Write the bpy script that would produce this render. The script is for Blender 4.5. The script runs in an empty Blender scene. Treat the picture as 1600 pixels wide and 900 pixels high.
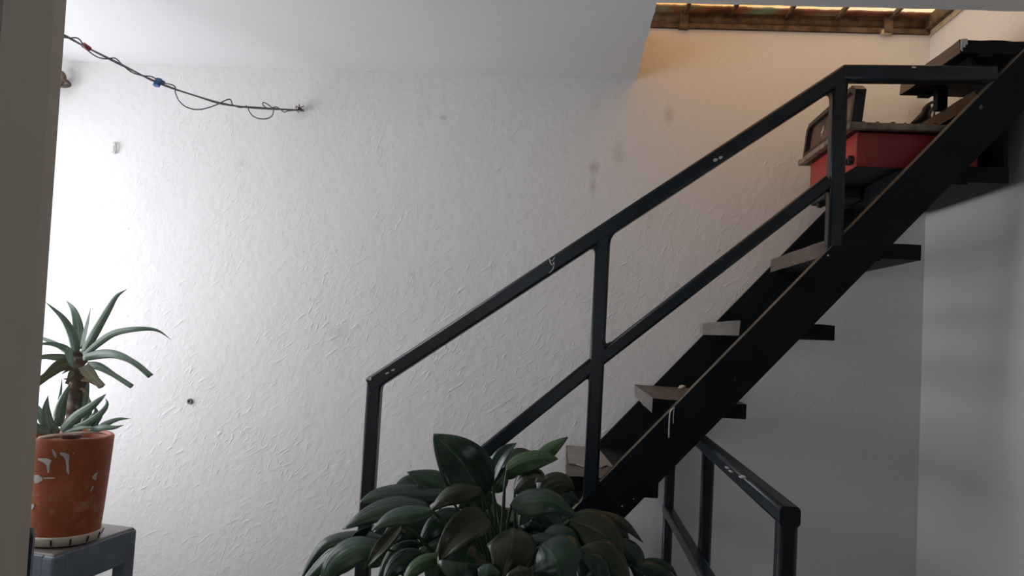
import bpy, bmesh, math, random
from mathutils import Vector, Matrix, noise

random.seed(7)
SC = bpy.context.scene
COL = SC.collection

# ------------------------------------------------------------------ camera, sky, light, exposure
FPX = 1200.0                                  # focal length in pixels of the 1600 x 900 frame
EYE = Vector((0.0, 0.0, 1.35))
AX = Vector((0.9957592, -0.05177948, -0.07604281))    # room X in camera axes (right, up, forward)
AY = Vector((0.07301348, -0.05807891, 0.99563842))    # room Y (towards the back wall)
AZ = Vector((0.05597012, 0.99696827, 0.05405201))     # room Z
cam_d = bpy.data.cameras.new('camera')
cam_d.sensor_width = 36.0
cam_d.lens = 36.0 * FPX / 1600.0
cam_d.clip_start = 0.05
cam = bpy.data.objects.new('camera', cam_d)
COL.objects.link(cam)
R = Matrix(((AX[0], AX[1], -AX[2]), (AY[0], AY[1], -AY[2]), (AZ[0], AZ[1], -AZ[2])))
cam.matrix_world = Matrix.Translation(EYE) @ R.to_4x4()
SC.camera = cam

world = bpy.data.worlds.new('sky')
SC.world = world
world.use_nodes = True
bg = world.node_tree.nodes['Background']
bg.inputs['Color'].default_value = (0.91, 0.95, 1.0, 1)
bg.inputs['Strength'].default_value = 1.95


def window_light(name, loc, rot, sx, sy, power, color):
    d = bpy.data.lights.new(name, 'AREA')
    d.shape = 'RECTANGLE'
    d.size, d.size_y = sx, sy
    d.energy = power
    d.color = color
    o = bpy.data.objects.new(name, d)
    COL.objects.link(o)
    o.location = loc
    o.rotation_euler = rot
    return o


# daylight entering by the window of the left wall
window_light('window_daylight', (-2.13, 1.86, 1.38), (0, math.radians(-90), 0), 1.2, 1.2, 16, (0.95, 0.955, 1.0))
SC.view_settings.view_transform = 'Standard'
SC.view_settings.look = 'None'
SC.view_settings.gamma = 1.0
SC.view_settings.use_curve_mapping = False
SC.view_settings.exposure = 0.12


# ------------------------------------------------------------------ helpers
def at(px, py, y):
    """point of the room on the plane at depth y that the camera sees in pixel (px, py)"""
    d = Vector((px - 800.0, 450.0 - py, FPX))
    w = Vector((d.dot(AX), d.dot(AY), d.dot(AZ)))
    return EYE + w * (y / w.y)


def obj(name, bm, mats, parent=None, smooth=False):
    me = bpy.data.meshes.new(name)
    bmesh.ops.recalc_face_normals(bm, faces=bm.faces[:])
    bm.to_mesh(me)
    bm.free()
    if not isinstance(mats, (list, tuple)):
        mats = [mats]
    for m in mats:
        me.materials.append(m)
    if smooth:
        for p in me.polygons:
            p.use_smooth = True
    o = bpy.data.objects.new(name, me)
    COL.objects.link(o)
    if parent is not None:
        o.parent = parent
        o.matrix_parent_inverse = Matrix.Translation(-parent.location)
    return o


def tag(o, label, cat, group=None):
    o['label'] = label
    o['category'] = cat
    if group:
        o['group'] = group
    return o


def thing(name, label, cat, loc, group=None):
    o = bpy.data.objects.new(name, None)
    o.empty_display_size = 0.1
    COL.objects.link(o)
    o.location = loc
    return tag(o, label, cat, group)


def struct(name, bm, mats, parent=None):
    o = obj(name, bm, mats, parent)
    if parent is None:
        o['kind'] = 'structure'
    return o


def add_box(bm, x0, x1, y0, y1, z0, z1, mi=0, bev=0.0):
    r = bmesh.ops.create_cube(bm, size=1.0)
    vs = r['verts']
    for v in vs:
        v.co = Vector(((x0 + x1) / 2 + v.co.x * (x1 - x0), (y0 + y1) / 2 + v.co.y * (y1 - y0), (z0 + z1) / 2 + v.co.z * (z1 - z0)))
    fs = set(f for v in vs for f in v.link_faces)
    for f in fs:
        f.material_index = mi
    if bev > 0:
        es = set(e for v in vs for e in v.link_edges)
        bmesh.ops.bevel(bm, geom=list(es), offset=bev, segments=2, affect='EDGES', profile=0.5)
    return vs


def frame_of(t, up):
    t = t.normalized()
    s = t.cross(up)
    if s.length < 1e-4:
        s = t.cross(Vector((1, 0, 0)))
    s.normalize()
    n = s.cross(t).normalized()
    return t, s, n


def add_bar(bm, a, b, w, h, up=Vector((0, -1, 0)), rad=0.0, mi=0, seg=3):
    """straight bar of a rounded rectangular section; h is measured along `up`"""
    a, b = Vector(a), Vector(b)
    t, s, n = frame_of(b - a, up)
    prof = []
    r = min(rad, w / 2, h / 2)
    if r <= 0:
        prof = [(-w / 2, -h / 2), (w / 2, -h / 2), (w / 2, h / 2), (-w / 2, h / 2)]
    else:
        for cx, cy, a0 in ((w / 2 - r, h / 2 - r, 0), (-w / 2 + r, h / 2 - r, 90), (-w / 2 + r, -h / 2 + r, 180), (w / 2 - r, -h / 2 + r, 270)):
            for k in range(seg + 1):
                an = math.radians(a0 + 90.0 * k / seg)
                prof.append((cx + r * math.cos(an), cy + r * math.sin(an)))
    ra = [bm.verts.new(a + s * p[0] + n * p[1]) for p in prof]
    rb = [bm.verts.new(b + s * p[0] + n * p[1]) for p in prof]
    k = len(prof)
    for i in range(k):
        f = bm.faces.new((ra[i], ra[(i + 1) % k], rb[(i + 1) % k], rb[i]))
        f.material_index = mi
        f.smooth = r > 0 and (i % (seg + 1)) != seg
    bm.faces.new(ra[::-1]).material_index = mi
    bm.faces.new(rb).material_index = mi


def smooth_path(pts, n=8):
    """Catmull-Rom through the points"""
    pts = [Vector(p) for p in pts]
    if len(pts) < 3:
        return [pts[0].lerp(pts[-1], i / n) for i in range(n + 1)]
    P = [pts[0] * 2 - pts[1]] + pts + [pts[-1] * 2 - pts[-2]]
    out = []
    for i in range(1, len(P) - 2):
        for k in range(n):
            t = k / n
            out.append(0.5 * ((2 * P[i]) + (P[i + 1] - P[i - 1]) * t + (2 * P[i - 1] - 5 * P[i] + 4 * P[i + 1] - P[i + 2]) * t * t
                              + (3 * P[i] - P[i - 1] - 3 * P[i + 1] + P[i + 2]) * t ** 3))
    out.append(pts[-1])
    return out


def add_tube(bm, pts, rad, seg=6, mi=0):
    pts = [Vector(p) for p in pts]
    rings = []
    up = Vector((0, 0, 1))
    for i, p in enumerate(pts):
        t = (pts[min(i + 1, len(pts) - 1)] - pts[max(i - 1, 0)])
        if t.length < 1e-7:
            t = Vector((0, 0, 1))
        t, s, n = frame_of(t, up)
        up = n
        r = rad(i / max(1, len(pts) - 1)) if callable(rad) else rad
        rings.append([bm.verts.new(p + (s * math.cos(2 * math.pi * k / seg) + n * math.sin(2 * math.pi * k / seg)) * r) for k in range(seg)])
    for a, b in zip(rings, rings[1:]):
        for k in range(seg):
            f = bm.faces.new((a[k], a[(k + 1) % seg], b[(k + 1) % seg], b[k]))
            f.smooth = True
            f.material_index = mi
    bm.faces.new(rings[0][::-1]).material_index = mi
    bm.faces.new(rings[-1]).material_index = mi


def add_lathe(bm, prof, c, seg=48, mi=0, smooth=True):
    rings = []
    for r, z in prof:
        rings.append([bm.verts.new((c[0] + r * math.cos(2 * math.pi * k / seg), c[1] + r * math.sin(2 * math.pi * k / seg), c[2] + z)) for k in range(seg)])
    for a, b in zip(rings, rings[1:]):
        for k in range(seg):
            f = bm.faces.new((a[k], a[(k + 1) % seg], b[(k + 1) % seg], b[k]))
            f.smooth = smooth
            f.material_index = mi
    bm.faces.new(rings[0][::-1]).material_index = mi
    bm.faces.new(rings[-1]).material_index = mi


def add_slab(bm, outline, z0, z1, mi=0):
    """upright prism on a closed xy outline"""
    a = [bm.verts.new((p[0], p[1], z0)) for p in outline]
    b = [bm.verts.new((p[0], p[1], z1)) for p in outline]
    n = len(outline)
    for i in range(n):
        bm.faces.new((a[i], a[(i + 1) % n], b[(i + 1) % n], b[i])).material_index = mi
    bm.faces.new(a[::-1]).material_index = mi
    bm.faces.new(b).material_index = mi


# ------------------------------------------------------------------ materials
def new_mat(name):
    m = bpy.data.materials.new(name)
    m.use_nodes = True
    nt = m.node_tree
    return m, nt, nt.nodes['Principled BSDF']


def N(nt, kind, **kw):
    n = nt.nodes.new(kind)
    for k, v in kw.items():
        if k in n.inputs:
            n.inputs[k].default_value = v
        else:
            setattr(n, k, v)
    return n


def coords(nt, scale=(1, 1, 1), which='Object', rot=(0, 0, 0)):
    tc = N(nt, 'ShaderNodeTexCoord')
    mp = N(nt, 'ShaderNodeMapping')
    mp.inputs['Scale'].default_value = scale
    mp.inputs['Rotation'].default_value = rot
    nt.links.new(tc.outputs[which], mp.inputs['Vector'])
    return mp.outputs['Vector']


def tex_noise(nt, vec, scale, detail=4, rough=0.55, dist=0.0):
    n = N(nt, 'ShaderNodeTexNoise')
    n.inputs['Scale'].default_value = scale
    n.inputs['Detail'].default_value = detail
    n.inputs['Roughness'].default_value = rough
    n.inputs['Distortion'].default_value = dist
    nt.links.new(vec, n.inputs['Vector'])
    return n.outputs['Fac']


def ramp(nt, fac, stops):
    r = N(nt, 'ShaderNodeValToRGB')
    el = r.color_ramp.elements
    while len(el) < len(stops):
        el.new(0.5)
    for e, (p, c) in zip(el, stops):
        e.position = p
        e.color = (*c, 1) if len(c) == 3 else c
    nt.links.new(fac, r.inputs['Fac'])
    return r.outputs['Color']


def math_n(nt, op, a, b=None, clamp=False):
    n = N(nt, 'ShaderNodeMath', operation=op)
    n.use_clamp = clamp
    for i, v in enumerate((a, b)):
        if v is None:
            continue
        if isinstance(v, (int, float)):
            n.inputs[i].default_value = v
        else:
            nt.links.new(v, n.inputs[i])
    return n.outputs[0]


def mix_col(nt, fac, a, b):
    n = N(nt, 'ShaderNodeMix', data_type='RGBA')
    for sock, v in ((n.inputs[0], fac), (n.inputs[6], a), (n.inputs[7], b)):
        if isinstance(v, (int, float)):
            sock.default_value = v
        elif isinstance(v, tuple):
            sock.default_value = (*v, 1)
        else:
            nt.links.new(v, sock)
    return n.outputs[2]


def bump(nt, bsdf, h, strength=0.4, dist=0.01, prev=None):
    b = N(nt, 'ShaderNodeBump')
    b.inputs['Strength'].default_value = strength
    b.inputs['Distance'].default_value = dist
    nt.links.new(h, b.inputs['Height'])
    if prev is not None:
        nt.links.new(prev, b.inputs['Normal'])
    nt.links.new(b.outputs['Normal'], bsdf.inputs['Normal'])
    return b.outputs['Normal']


def plaster(name, col, stain_shade=(), relief=1.0):
    m, nt, b = new_mat(name)
    v = coords(nt)
    large = tex_noise(nt, v, 1.6, 3)
    c = ramp(nt, large, [(0.3, tuple(k * 0.95 for k in col)), (0.7, col)])
    # small dark flecks and chips
    vo = N(nt, 'ShaderNodeTexVoronoi')
    vo.inputs['Scale'].default_value = 11.0
    nt.links.new(v, vo.inputs['Vector'])
    fl = math_n(nt, 'LESS_THAN', vo.outputs['Distance'], 0.035)
    sel = math_n(nt, 'GREATER_THAN', tex_noise(nt, v, 5.0, 2), 0.62)
    c = mix_col(nt, math_n(nt, 'MULTIPLY', math_n(nt, 'MULTIPLY', fl, sel), 0.55), c, (0.22, 0.2, 0.18))
    rough_n = tex_noise(nt, v, 34.0, 5, 0.65)
    for (x, z, rx, rz, sc, k) in stain_shade:      # stain spots and one painted corner shade, each with its own place
        sp = N(nt, 'ShaderNodeSeparateXYZ')
        nt.links.new(v, sp.inputs[0])
        dx = math_n(nt, 'DIVIDE', math_n(nt, 'SUBTRACT', sp.outputs['X'], x), rx)
        dz = math_n(nt, 'DIVIDE', math_n(nt, 'SUBTRACT', sp.outputs['Z'], z), rz)
        d = math_n(nt, 'SQRT', math_n(nt, 'ADD', math_n(nt, 'MULTIPLY', dx, dx), math_n(nt, 'MULTIPLY', dz, dz)))
        f = math_n(nt, 'SUBTRACT', 1.0, d, clamp=True)
        f = math_n(nt, 'MULTIPLY', f, math_n(nt, 'MULTIPLY', rough_n, 2.0 * k), clamp=True)
        c = mix_col(nt, f, c, sc)
    nt.links.new(c, b.inputs['Base Color'])
    b.inputs['Roughness'].default_value = 0.75
    b.inputs['Specular IOR Level'].default_value = 0.25
    # relief: undulation, grain, trowel scratches, lumps
    h1 = math_n(nt, 'MULTIPLY', tex_noise(nt, v, 5.0, 4, 0.6), 1.0)
    h2 = math_n(nt, 'MULTIPLY', tex_noise(nt, v, 40.0, 3, 0.55), 0.34)
    where = math_n(nt, 'SUBTRACT', tex_noise(nt, v, 4.0, 2), 0.38, clamp=True)
    def scratches(ang, sc, thr, k):
        dv = coords(nt, (1.0, 1.0, 1.0), rot=(0, math.radians(ang), 0))
        stt = N(nt, 'ShaderNodeMapping')
        stt.inputs['Scale'].default_value = sc
        nt.links.new(dv, stt.inputs['Vector'])
        sn = tex_noise(nt, stt.outputs['Vector'], 1.0, 2, 0.5, 0.4)
        return math_n(nt, 'MULTIPLY', math_n(nt, 'MULTIPLY', math_n(nt, 'SUBTRACT', sn, thr, clamp=True), where), k)
    scr = scratches(35, (20.0, 20.0, 70.0), 0.585, 7.0)
    scr2 = scratches(-20, (85.0, 85.0, 26.0), 0.60, 7.0)
    hh = math_n(nt, 'ADD', math_n(nt, 'ADD', h1, h2), math_n(nt, 'ADD', scr, scr2))
    bump(nt, b, hh, 0.44 * relief, 0.009)
    return m


def paint_steel(name, col=(0.006, 0.008, 0.010), rough=0.55, dust=0.0, spec=0.12):
    m, nt, b = new_mat(name)
    v = coords(nt)
    n1 = tex_noise(nt, v, 9.0, 4)
    c = ramp(nt, n1, [(0.35, col), (0.75, tuple(k * 1.7 + 0.002 for k in col))])
    sp = math_n(nt, 'GREATER_THAN', tex_noise(nt, v, 55.0, 2), 0.76)
    c = mix_col(nt, math_n(nt, 'MULTIPLY', sp, 0.4), c, (0.16, 0.14, 0.12))
    if dust > 0:
        d = math_n(nt, 'MULTIPLY', tex_noise(nt, v, 14.0, 5), dust * 1.6, clamp=True)
        c = mix_col(nt, d, c, (0.20, 0.16, 0.12))
    nt.links.new(c, b.inputs['Base Color'])
    b.inputs['Roughness'].default_value = rough
    b.inputs['Specular IOR Level'].default_value = spec
    bump(nt, b, tex_noise(nt, v, 60.0, 3), 0.06, 0.004)
    return m


def wood(name, dark, light, axis='Y', scale=1.0, cracks=True):
    m, nt, b = new_mat(name)
    s = {'X': (3, 45, 45), 'Y': (45, 3, 45), 'Z': (45, 45, 3)}[axis]
    v = coords(nt, tuple(k * scale for k in s))
    g = tex_noise(nt, v, 1.0, 5, 0.6, 0.8)
    c = ramp(nt, g, [(0.25, dark), (0.55, tuple((a + q) / 2 for a, q in zip(dark, light))), (0.8, light)])
    big = tex_noise(nt, coords(nt), 7.0, 3)
    c = mix_col(nt, math_n(nt, 'MULTIPLY', big, 0.5), c, dark)
    nt.links.new(c, b.inputs['Base Color'])
    b.inputs['Roughness'].default_value = 0.72
    bump(nt, b, g, 0.5, 0.004)
    return m


def simple(name, col, rough=0.5, metal=0.0, var=0.25, sc=20.0, bumpk=0.1, spec=0.5):
    m, nt, b = new_mat(name)
    v = coords(nt)
    n1 = tex_noise(nt, v, sc, 4)
    c = ramp(nt, n1, [(0.3, tuple(k * (1 - var) for k in col)), (0.7, tuple(min(1, k * (1 + var * 0.6)) for k in col))])
    nt.links.new(c, b.inputs['Base Color'])
    b.inputs['Roughness'].default_value = rough
    b.inputs['Metallic'].default_value = metal
    b.inputs['Specular IOR Level'].default_value = spec
    bump(nt, b, n1, bumpk, 0.004)
    return m


def leaf_mat(name, dark, light, rough=0.32, veins=9.0, coat=0.0):
    """parallel-veined leaf; u runs across the blade, v along it"""
    m, nt, b = new_mat(name)
    tc = N(nt, 'ShaderNodeTexCoord')
    sp = N(nt, 'ShaderNodeSeparateXYZ')
    nt.links.new(tc.outputs['UV'], sp.inputs[0])
    w = math_n(nt, 'SINE', math_n(nt, 'MULTIPLY', sp.outputs['X'], veins * 2 * math.pi))
    nz = tex_noise(nt, coords(nt), 18.0, 3)
    mid = math_n(nt, 'SUBTRACT', 1.0, math_n(nt, 'MULTIPLY', math_n(nt, 'ABSOLUTE', math_n(nt, 'SUBTRACT', sp.outputs['X'], 0.5)), 28.0), clamp=True)
    f = math_n(nt, 'ADD', math_n(nt, 'MULTIPLY', nz, 0.75), math_n(nt, 'MULTIPLY', w, 0.05), clamp=True)
    c = ramp(nt, f, [(0.2, dark), (0.7, light)])
    c = mix_col(nt, math_n(nt, 'MULTIPLY', mid, 0.5), c, tuple(min(1, k * 2.0 + 0.01) for k in light))
    nt.links.new(c, b.inputs['Base Color'])
    b.inputs['Roughness'].default_value = rough
    b.inputs['Specular IOR Level'].default_value = 0.45
    h = math_n(nt, 'SUBTRACT', math_n(nt, 'MULTIPLY', w, 0.4), math_n(nt, 'MULTIPLY', mid, 1.2))
    bump(nt, b, h, 0.16, 0.002)
    return m


def pot_mat():
    m, nt, b = new_mat('terracotta')
    v = coords(nt)
    n1 = tex_noise(nt, v, 9.0, 5, 0.6)
    c = ramp(nt, n1, [(0.25, (0.27, 0.065, 0.025)), (0.55, (0.42, 0.105, 0.040)), (0.8, (0.52, 0.16, 0.07))])
    # pale mineral bloom, mostly on the lower part
    sp = N(nt, 'ShaderNodeSeparateXYZ')
    nt.links.new(v, sp.inputs[0])
    band = math_n(nt, 'SUBTRACT', 1.0, math_n(nt, 'MULTIPLY', math_n(nt, 'ABSOLUTE', math_n(nt, 'SUBTRACT', sp.outputs['Z'], 0.90)), 12.0), clamp=True)
    bl = math_n(nt, 'MULTIPLY', math_n(nt, 'SUBTRACT', tex_noise(nt, v, 38.0, 5, 0.7), 0.52, clamp=True), 5.0, clamp=True)
    c = mix_col(nt, math_n(nt, 'MULTIPLY', bl, band), c, (0.50, 0.30, 0.16))
    chip = math_n(nt, 'GREATER_THAN', tex_noise(nt, v, 26.0, 3, 0.5), 0.73)
    c = mix_col(nt, math_n(nt, 'MULTIPLY', chip, 0.7), c, (0.55, 0.45, 0.38))
    nt.links.new(c, b.inputs['Base Color'])
    b.inputs['Roughness'].default_value = 0.6
    bump(nt, b, n1, 0.25, 0.004)
    return m


def pane_mat():
    """dirty skylight glass: amber film, caked brown dirt along the low edge by the wall"""
    m, nt, b = new_mat('dirty_glass')
    nt.nodes.remove(b)
    out = nt.nodes['Material Output']
    tr = N(nt, 'ShaderNodeBsdfTransparent')
    gl = N(nt, 'ShaderNodeBsdfGlossy')
    gl.inputs['Roughness'].default_value = 0.1
    m1 = N(nt, 'ShaderNodeMixShader')
    m1.inputs[0].default_value = 0.05
    nt.links.new(tr.outputs[0], m1.inputs[1])
    nt.links.new(gl.outputs[0], m1.inputs[2])
    v = coords(nt)
    sp = N(nt, 'ShaderNodeSeparateXYZ')
    nt.links.new(v, sp.inputs[0])
    n1 = tex_noise(nt, v, 24.0, 5, 0.6)
    edge = math_n(nt, 'ADD', sp.outputs['Y'], math_n(nt, 'MULTIPLY', math_n(nt, 'SUBTRACT', n1, 0.5), 0.025))
    film = math_n(nt, 'MULTIPLY', math_n(nt, 'SUBTRACT', sp.outputs['X'], 0.3), 1.4, clamp=True)
    nt.links.new(mix_col(nt, film, (0.80, 0.55, 0.30), (0.86, 0.70, 0.52)), tr.inputs['Color'])
    lim = math_n(nt, 'ADD', math_n(nt, 'MULTIPLY', film, 0.014), 2.545)
    f = math_n(nt, 'GREATER_THAN', edge, lim)
    dirt = N(nt, 'ShaderNodeBsdfDiffuse')
    dn = tex_noise(nt, v, 9.0, 3)
    dc = ramp(nt, dn, [(0.35, (0.20, 0.11, 0.07)), (0.5, (0.36, 0.18, 0.12)), (0.62, (0.30, 0.27, 0.17)), (0.72, (0.3, 0.38, 0.3))])
    nt.links.new(dc, dirt.inputs['Color'])
    tl = N(nt, 'ShaderNodeBsdfTranslucent')
    nt.links.new(dc, tl.inputs['Color'])
    m0 = N(nt, 'ShaderNodeMixShader')
    m0.inputs[0].default_value = 0.5
    nt.links.new(dirt.outputs[0], m0.inputs[1])
    nt.links.new(tl.outputs[0], m0.inputs[2])
    m2 = N(nt, 'ShaderNodeMixShader')
    nt.links.new(f, m2.inputs[0])
    nt.links.new(m1.outputs[0], m2.inputs[1])
    nt.links.new(m0.outputs[0], m2.inputs[2])
    nt.links.new(m2.outputs[0], out.inputs['Surface'])
    return m


def px_stain_shade(px, py, wpx, hpx, col, k):
    p = at(px, py, 2.6)
    s = 2.6 / FPX
    return (p.x, p.z, wpx * s, hpx * s, col, k)


STAINS_SHADE = [
    px_stain_shade(928, 262, 12, 16, (0.30, 0.20, 0.12), 0.45), px_stain_shade(926, 292, 8, 22, (0.38, 0.28, 0.2), 0.35),
    px_stain_shade(1045, 180, 10, 24, (0.42, 0.33, 0.25), 0.40), px_stain_shade(527, 520, 22, 18, (0.45, 0.44, 0.44), 0.30),
    px_stain_shade(966, 240, 12, 26, (0.36, 0.32, 0.29), 0.30), px_stain_shade(470, 172, 22, 18, (0.3, 0.3, 0.31), 0.25),
    px_stain_shade(693, 184, 8, 6, (0.25, 0.23, 0.22), 0.45), px_stain_shade(378, 255, 6, 8, (0.4, 0.38, 0.37), 0.40),
    px_stain_shade(100, 130, 36, 40, (0.42, 0.43, 0.39), 0.30),  # greenish corner shade under the ceiling, put into the wall colour
    px_stain_shade(1440, 180, 30, 40, (0.4, 0.3, 0.2), 0.35), px_stain_shade(1010, 330, 20, 30, (0.5, 0.46, 0.43), 0.20),
]
M = {}
M['wall'] = plaster('white_plaster', (0.80, 0.79, 0.79), STAINS_SHADE)
M['wall_side'] = plaster('white_plaster_side', (0.78, 0.76, 0.74), (), 0.55)
M['ceiling'] = plaster('white_ceiling', (0.80, 0.80, 0.80), (), 0.30)
M['wall_room'] = plaster('beige_plaster', (0.50, 0.47, 0.43), (), 0.5)
M['floor'] = simple('concrete_floor', (0.16, 0.15, 0.14), 0.6)
M['jamb'] = simple('brownish_jamb_paint', (0.70, 0.61, 0.51), 0.5, var=0.06, sc=6)
M['steel'] = paint_steel('black_painted_steel')
M['tube'] = paint_steel('dark_painted_tube', (0.010, 0.015, 0.020), 0.30, spec=0.4)
M['dusty'] = paint_steel('dusty_worn_steel', (0.05, 0.042, 0.035), 0.6, 0.8)
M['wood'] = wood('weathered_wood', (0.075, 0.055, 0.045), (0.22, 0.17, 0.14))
M['wood_grey'] = wood('grey_weathered_wood', (0.13, 0.115, 0.105), (0.25, 0.225, 0.20))
M['wood_x'] = wood('split_wood', (0.07, 0.055, 0.045), (0.20, 0.165, 0.14), 'X')
M['wood_dark'] = wood('dark_wood', (0.02, 0.016, 0.014), (0.06, 0.048, 0.04))
M['veneer'] = simple('grey_veneer', (0.27, 0.245, 0.23), 0.6, var=0.15)
M['red'] = simple('red_paint', (0.36, 0.028, 0.022), 0.42, var=0.25, sc=10)
M['rim'] = simple('tarnished_rim', (0.26, 0.21, 0.16), 0.5, 0.3, var=0.5, sc=40)
M['rust'] = simple('rusty_brown_sheet', (0.12, 0.072, 0.05), 0.65, var=0.5, sc=14)
M['black'] = simple('dull_black', (0.012, 0.011, 0.011), 0.5)
M['rusty_frame'] = simple('rusty_skylight_frame', (0.14, 0.09, 0.055), 0.75, var=0.65, sc=30, bumpk=0.4)
M['pane'] = pane_mat()
M['cream'] = simple('cream_plaster', (0.55, 0.45, 0.30), 0.7)
M['white_paint'] = simple('dried_white_paint', (0.62, 0.60, 0.57), 0.6)
M['pot'] = pot_mat()
M['saucer'] = simple('ivory_plastic', (0.62, 0.58, 0.47), 0.45, var=0.12)
M['soil'] = simple('dry_soil', (0.10, 0.07, 0.045), 0.9, var=0.5, sc=60, bumpk=0.6)
M['stool'] = paint_steel('slate_painted_stool', (0.12, 0.148, 0.185), 0.42, spec=0.4)
M['stool_top'] = paint_steel('worn_stool_top', (0.12, 0.108, 0.11), 0.4, 0.25, 0.45)
M['aloe'] = leaf_mat('aloe_green', (0.13, 0.215, 0.16), (0.30, 0.41, 0.33), 0.45, 3.0)
M['aloe_dry'] = leaf_mat('aloe_fading', (0.15, 0.15, 0.09), (0.28, 0.27, 0.17), 0.6, 3.0)
M['trunk'] = simple('dry_aloe_trunk', (0.20, 0.135, 0.11), 0.9, var=0.6, sc=40, bumpk=0.6)
M['husk'] = simple('dry_leaf_husk', (0.30, 0.21, 0.15), 0.8, var=0.4, sc=30)
M['leaf'] = leaf_mat('lily_leaf', (0.007, 0.024, 0.012), (0.018, 0.056, 0.028), 0.28, 5.0)
M['leaf_b'] = leaf_mat('lily_leaf_fresh', (0.022, 0.062, 0.014), (0.055, 0.13, 0.035), 0.32, 5.0)
M['leaf_o'] = leaf_mat('lily_leaf_old', (0.013, 0.022, 0.010), (0.033, 0.046, 0.019), 0.33, 5.0)
M['leaf_g'] = leaf_mat('lily_leaf_greyish', (0.018, 0.048, 0.028), (0.044, 0.094, 0.058), 0.28, 5.0)
M['stalk'] = simple('lily_stalk', (0.022, 0.05, 0.015), 0.45)
M['planter'] = simple('brown_planter', (0.16, 0.09, 0.06), 0.6)
M['wire'] = simple('grey_wire', (0.17, 0.17, 0.18), 0.5)
M['wire_b'] = simple('mauve_cable', (0.36, 0.28, 0.31), 0.5)
M['blue'] = simple('blue_plastic', (0.02, 0.10, 0.28), 0.4)
M['redtape'] = simple('red_tape', (0.32, 0.04, 0.06), 0.5)
M['navy'] = simple('navy_vinyl', (0.012, 0.016, 0.032), 0.45)
M['stone'] = simple('plaster_chip', (0.50, 0.42, 0.30), 0.8)

# ------------------------------------------------------------------ the room
FLOOR, CEIL, BACK, RIGHT, LEFT, REAR = -0.107, 2.226, 2.60, 1.15, -2.10, -2.30
TOP = 2.405

bm = bmesh.new()
add_box(bm, LEFT - 0.15, RIGHT + 0.15, REAR - 0.1, BACK + 0.15, FLOOR - 0.1, FLOOR)
struct('floor', bm, M['floor'])

bm = bmesh.new()
add_box(bm, LEFT - 0.15, RIGHT + 0.15, BACK, BACK + 0.15, FLOOR, TOP)
struct('wall_back', bm, M['wall'])

bm = bmesh.new()
add_box(bm, RIGHT, RIGHT + 0.15, REAR - 0.1, BACK, FLOOR, TOP)
struct('wall_right', bm, M['wall_side'])

# left wall with the window opening
WY0, WY1, WZ0, WZ1 = 1.24, 2.48, 0.76, 2.00
bm = bmesh.new()
add_box(bm, LEFT - 0.15, LEFT, REAR - 0.1, WY0, FLOOR, TOP)
add_box(bm, LEFT - 0.15, LEFT, WY1, BACK, FLOOR, TOP)
add_box(bm, LEFT - 0.15, LEFT, WY0, WY1, FLOOR, WZ0)
add_box(bm, LEFT - 0.15, LEFT, WY0, WY1, WZ1, TOP)
struct('wall_left', bm, M['wall_room'])

# wall behind the photographer, with an unseen opening added to let in fill light
bm = bmesh.new()
add_box(bm, LEFT, -0.65, REAR - 0.1, REAR, FLOOR, TOP)
add_box(bm, 0.05, RIGHT, REAR - 0.1, REAR, FLOOR, TOP)
add_box(bm, -0.65, 0.05, REAR - 0.1, REAR, 1.9, TOP)
add_box(bm, -0.65, 0.05, REAR - 0.1, REAR, FLOOR, 1.0)
struct('wall_rear', bm, M['wall_room'])

# ceiling slab, with the ragged stair opening
SX, SY = 0.186, 1.99


def ragged(a, b, n, amp, seed):
    out = []
    for i in range(n):
        t = i / n
        p = Vector(a).lerp(Vector(b), t)
        q = noise.noise(Vector((p.x * 9 + seed, p.y * 9, seed))) * amp + noise.noise(Vector((p.x * 31, p.y * 31 + seed, seed))) * amp * 0.6
        d = (Vector(b) - Vector(a)).normalized()
        out.append((p.x - d.y * q, p.y + d.x * q))
    return out


outline = [(LEFT - 0.15, REAR - 0.1), (RIGHT + 0.15, REAR - 0.1)]
outline += [(RIGHT + 0.15, SY + 0.005)]
outline += ragged((RIGHT, SY), (SX, SY), 90, 0.004, 3.0)
outline += ragged((SX, SY), (SX, BACK), 60, 0.005, 8.0)
outline += [(SX, BACK), (LEFT - 0.15, BACK)]
bm = bmesh.new()
add_slab(bm, outline, CEIL, TOP)
struct('ceiling', bm, M['ceiling'])

# partition and door frame right beside the photographer
bm = bmesh.new()
add_box(bm, LEFT, -0.66, 0.66, 0.74, FLOOR, CEIL)
struct('wall_partition', bm, M['wall_room'])
bm = bmesh.new()
add_slab(bm, [(-0.66, 0.64), (-0.575, 0.64), (-0.568, 0.648), (-0.566, 0.668), (-0.545, 0.670), (-0.532, 0.722), (-0.534, 0.742), (-0.66, 0.742)], FLOOR, CEIL)
for v in bm.verts:          # the old frame stands slightly out of plumb
    v.co.x += 0.0040 - 0.0205 * (v.co.z - 1.37)
struct('trim_1', bm, M['jamb'])

# light moulding along the top of the right wall
bm = bmesh.new()
add_box(bm, RIGHT - 0.006, RIGHT + 0.02, SY, BACK, TOP - 0.006, TOP + 0.012)
struct('trim_2', bm, M['cream'])

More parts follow.
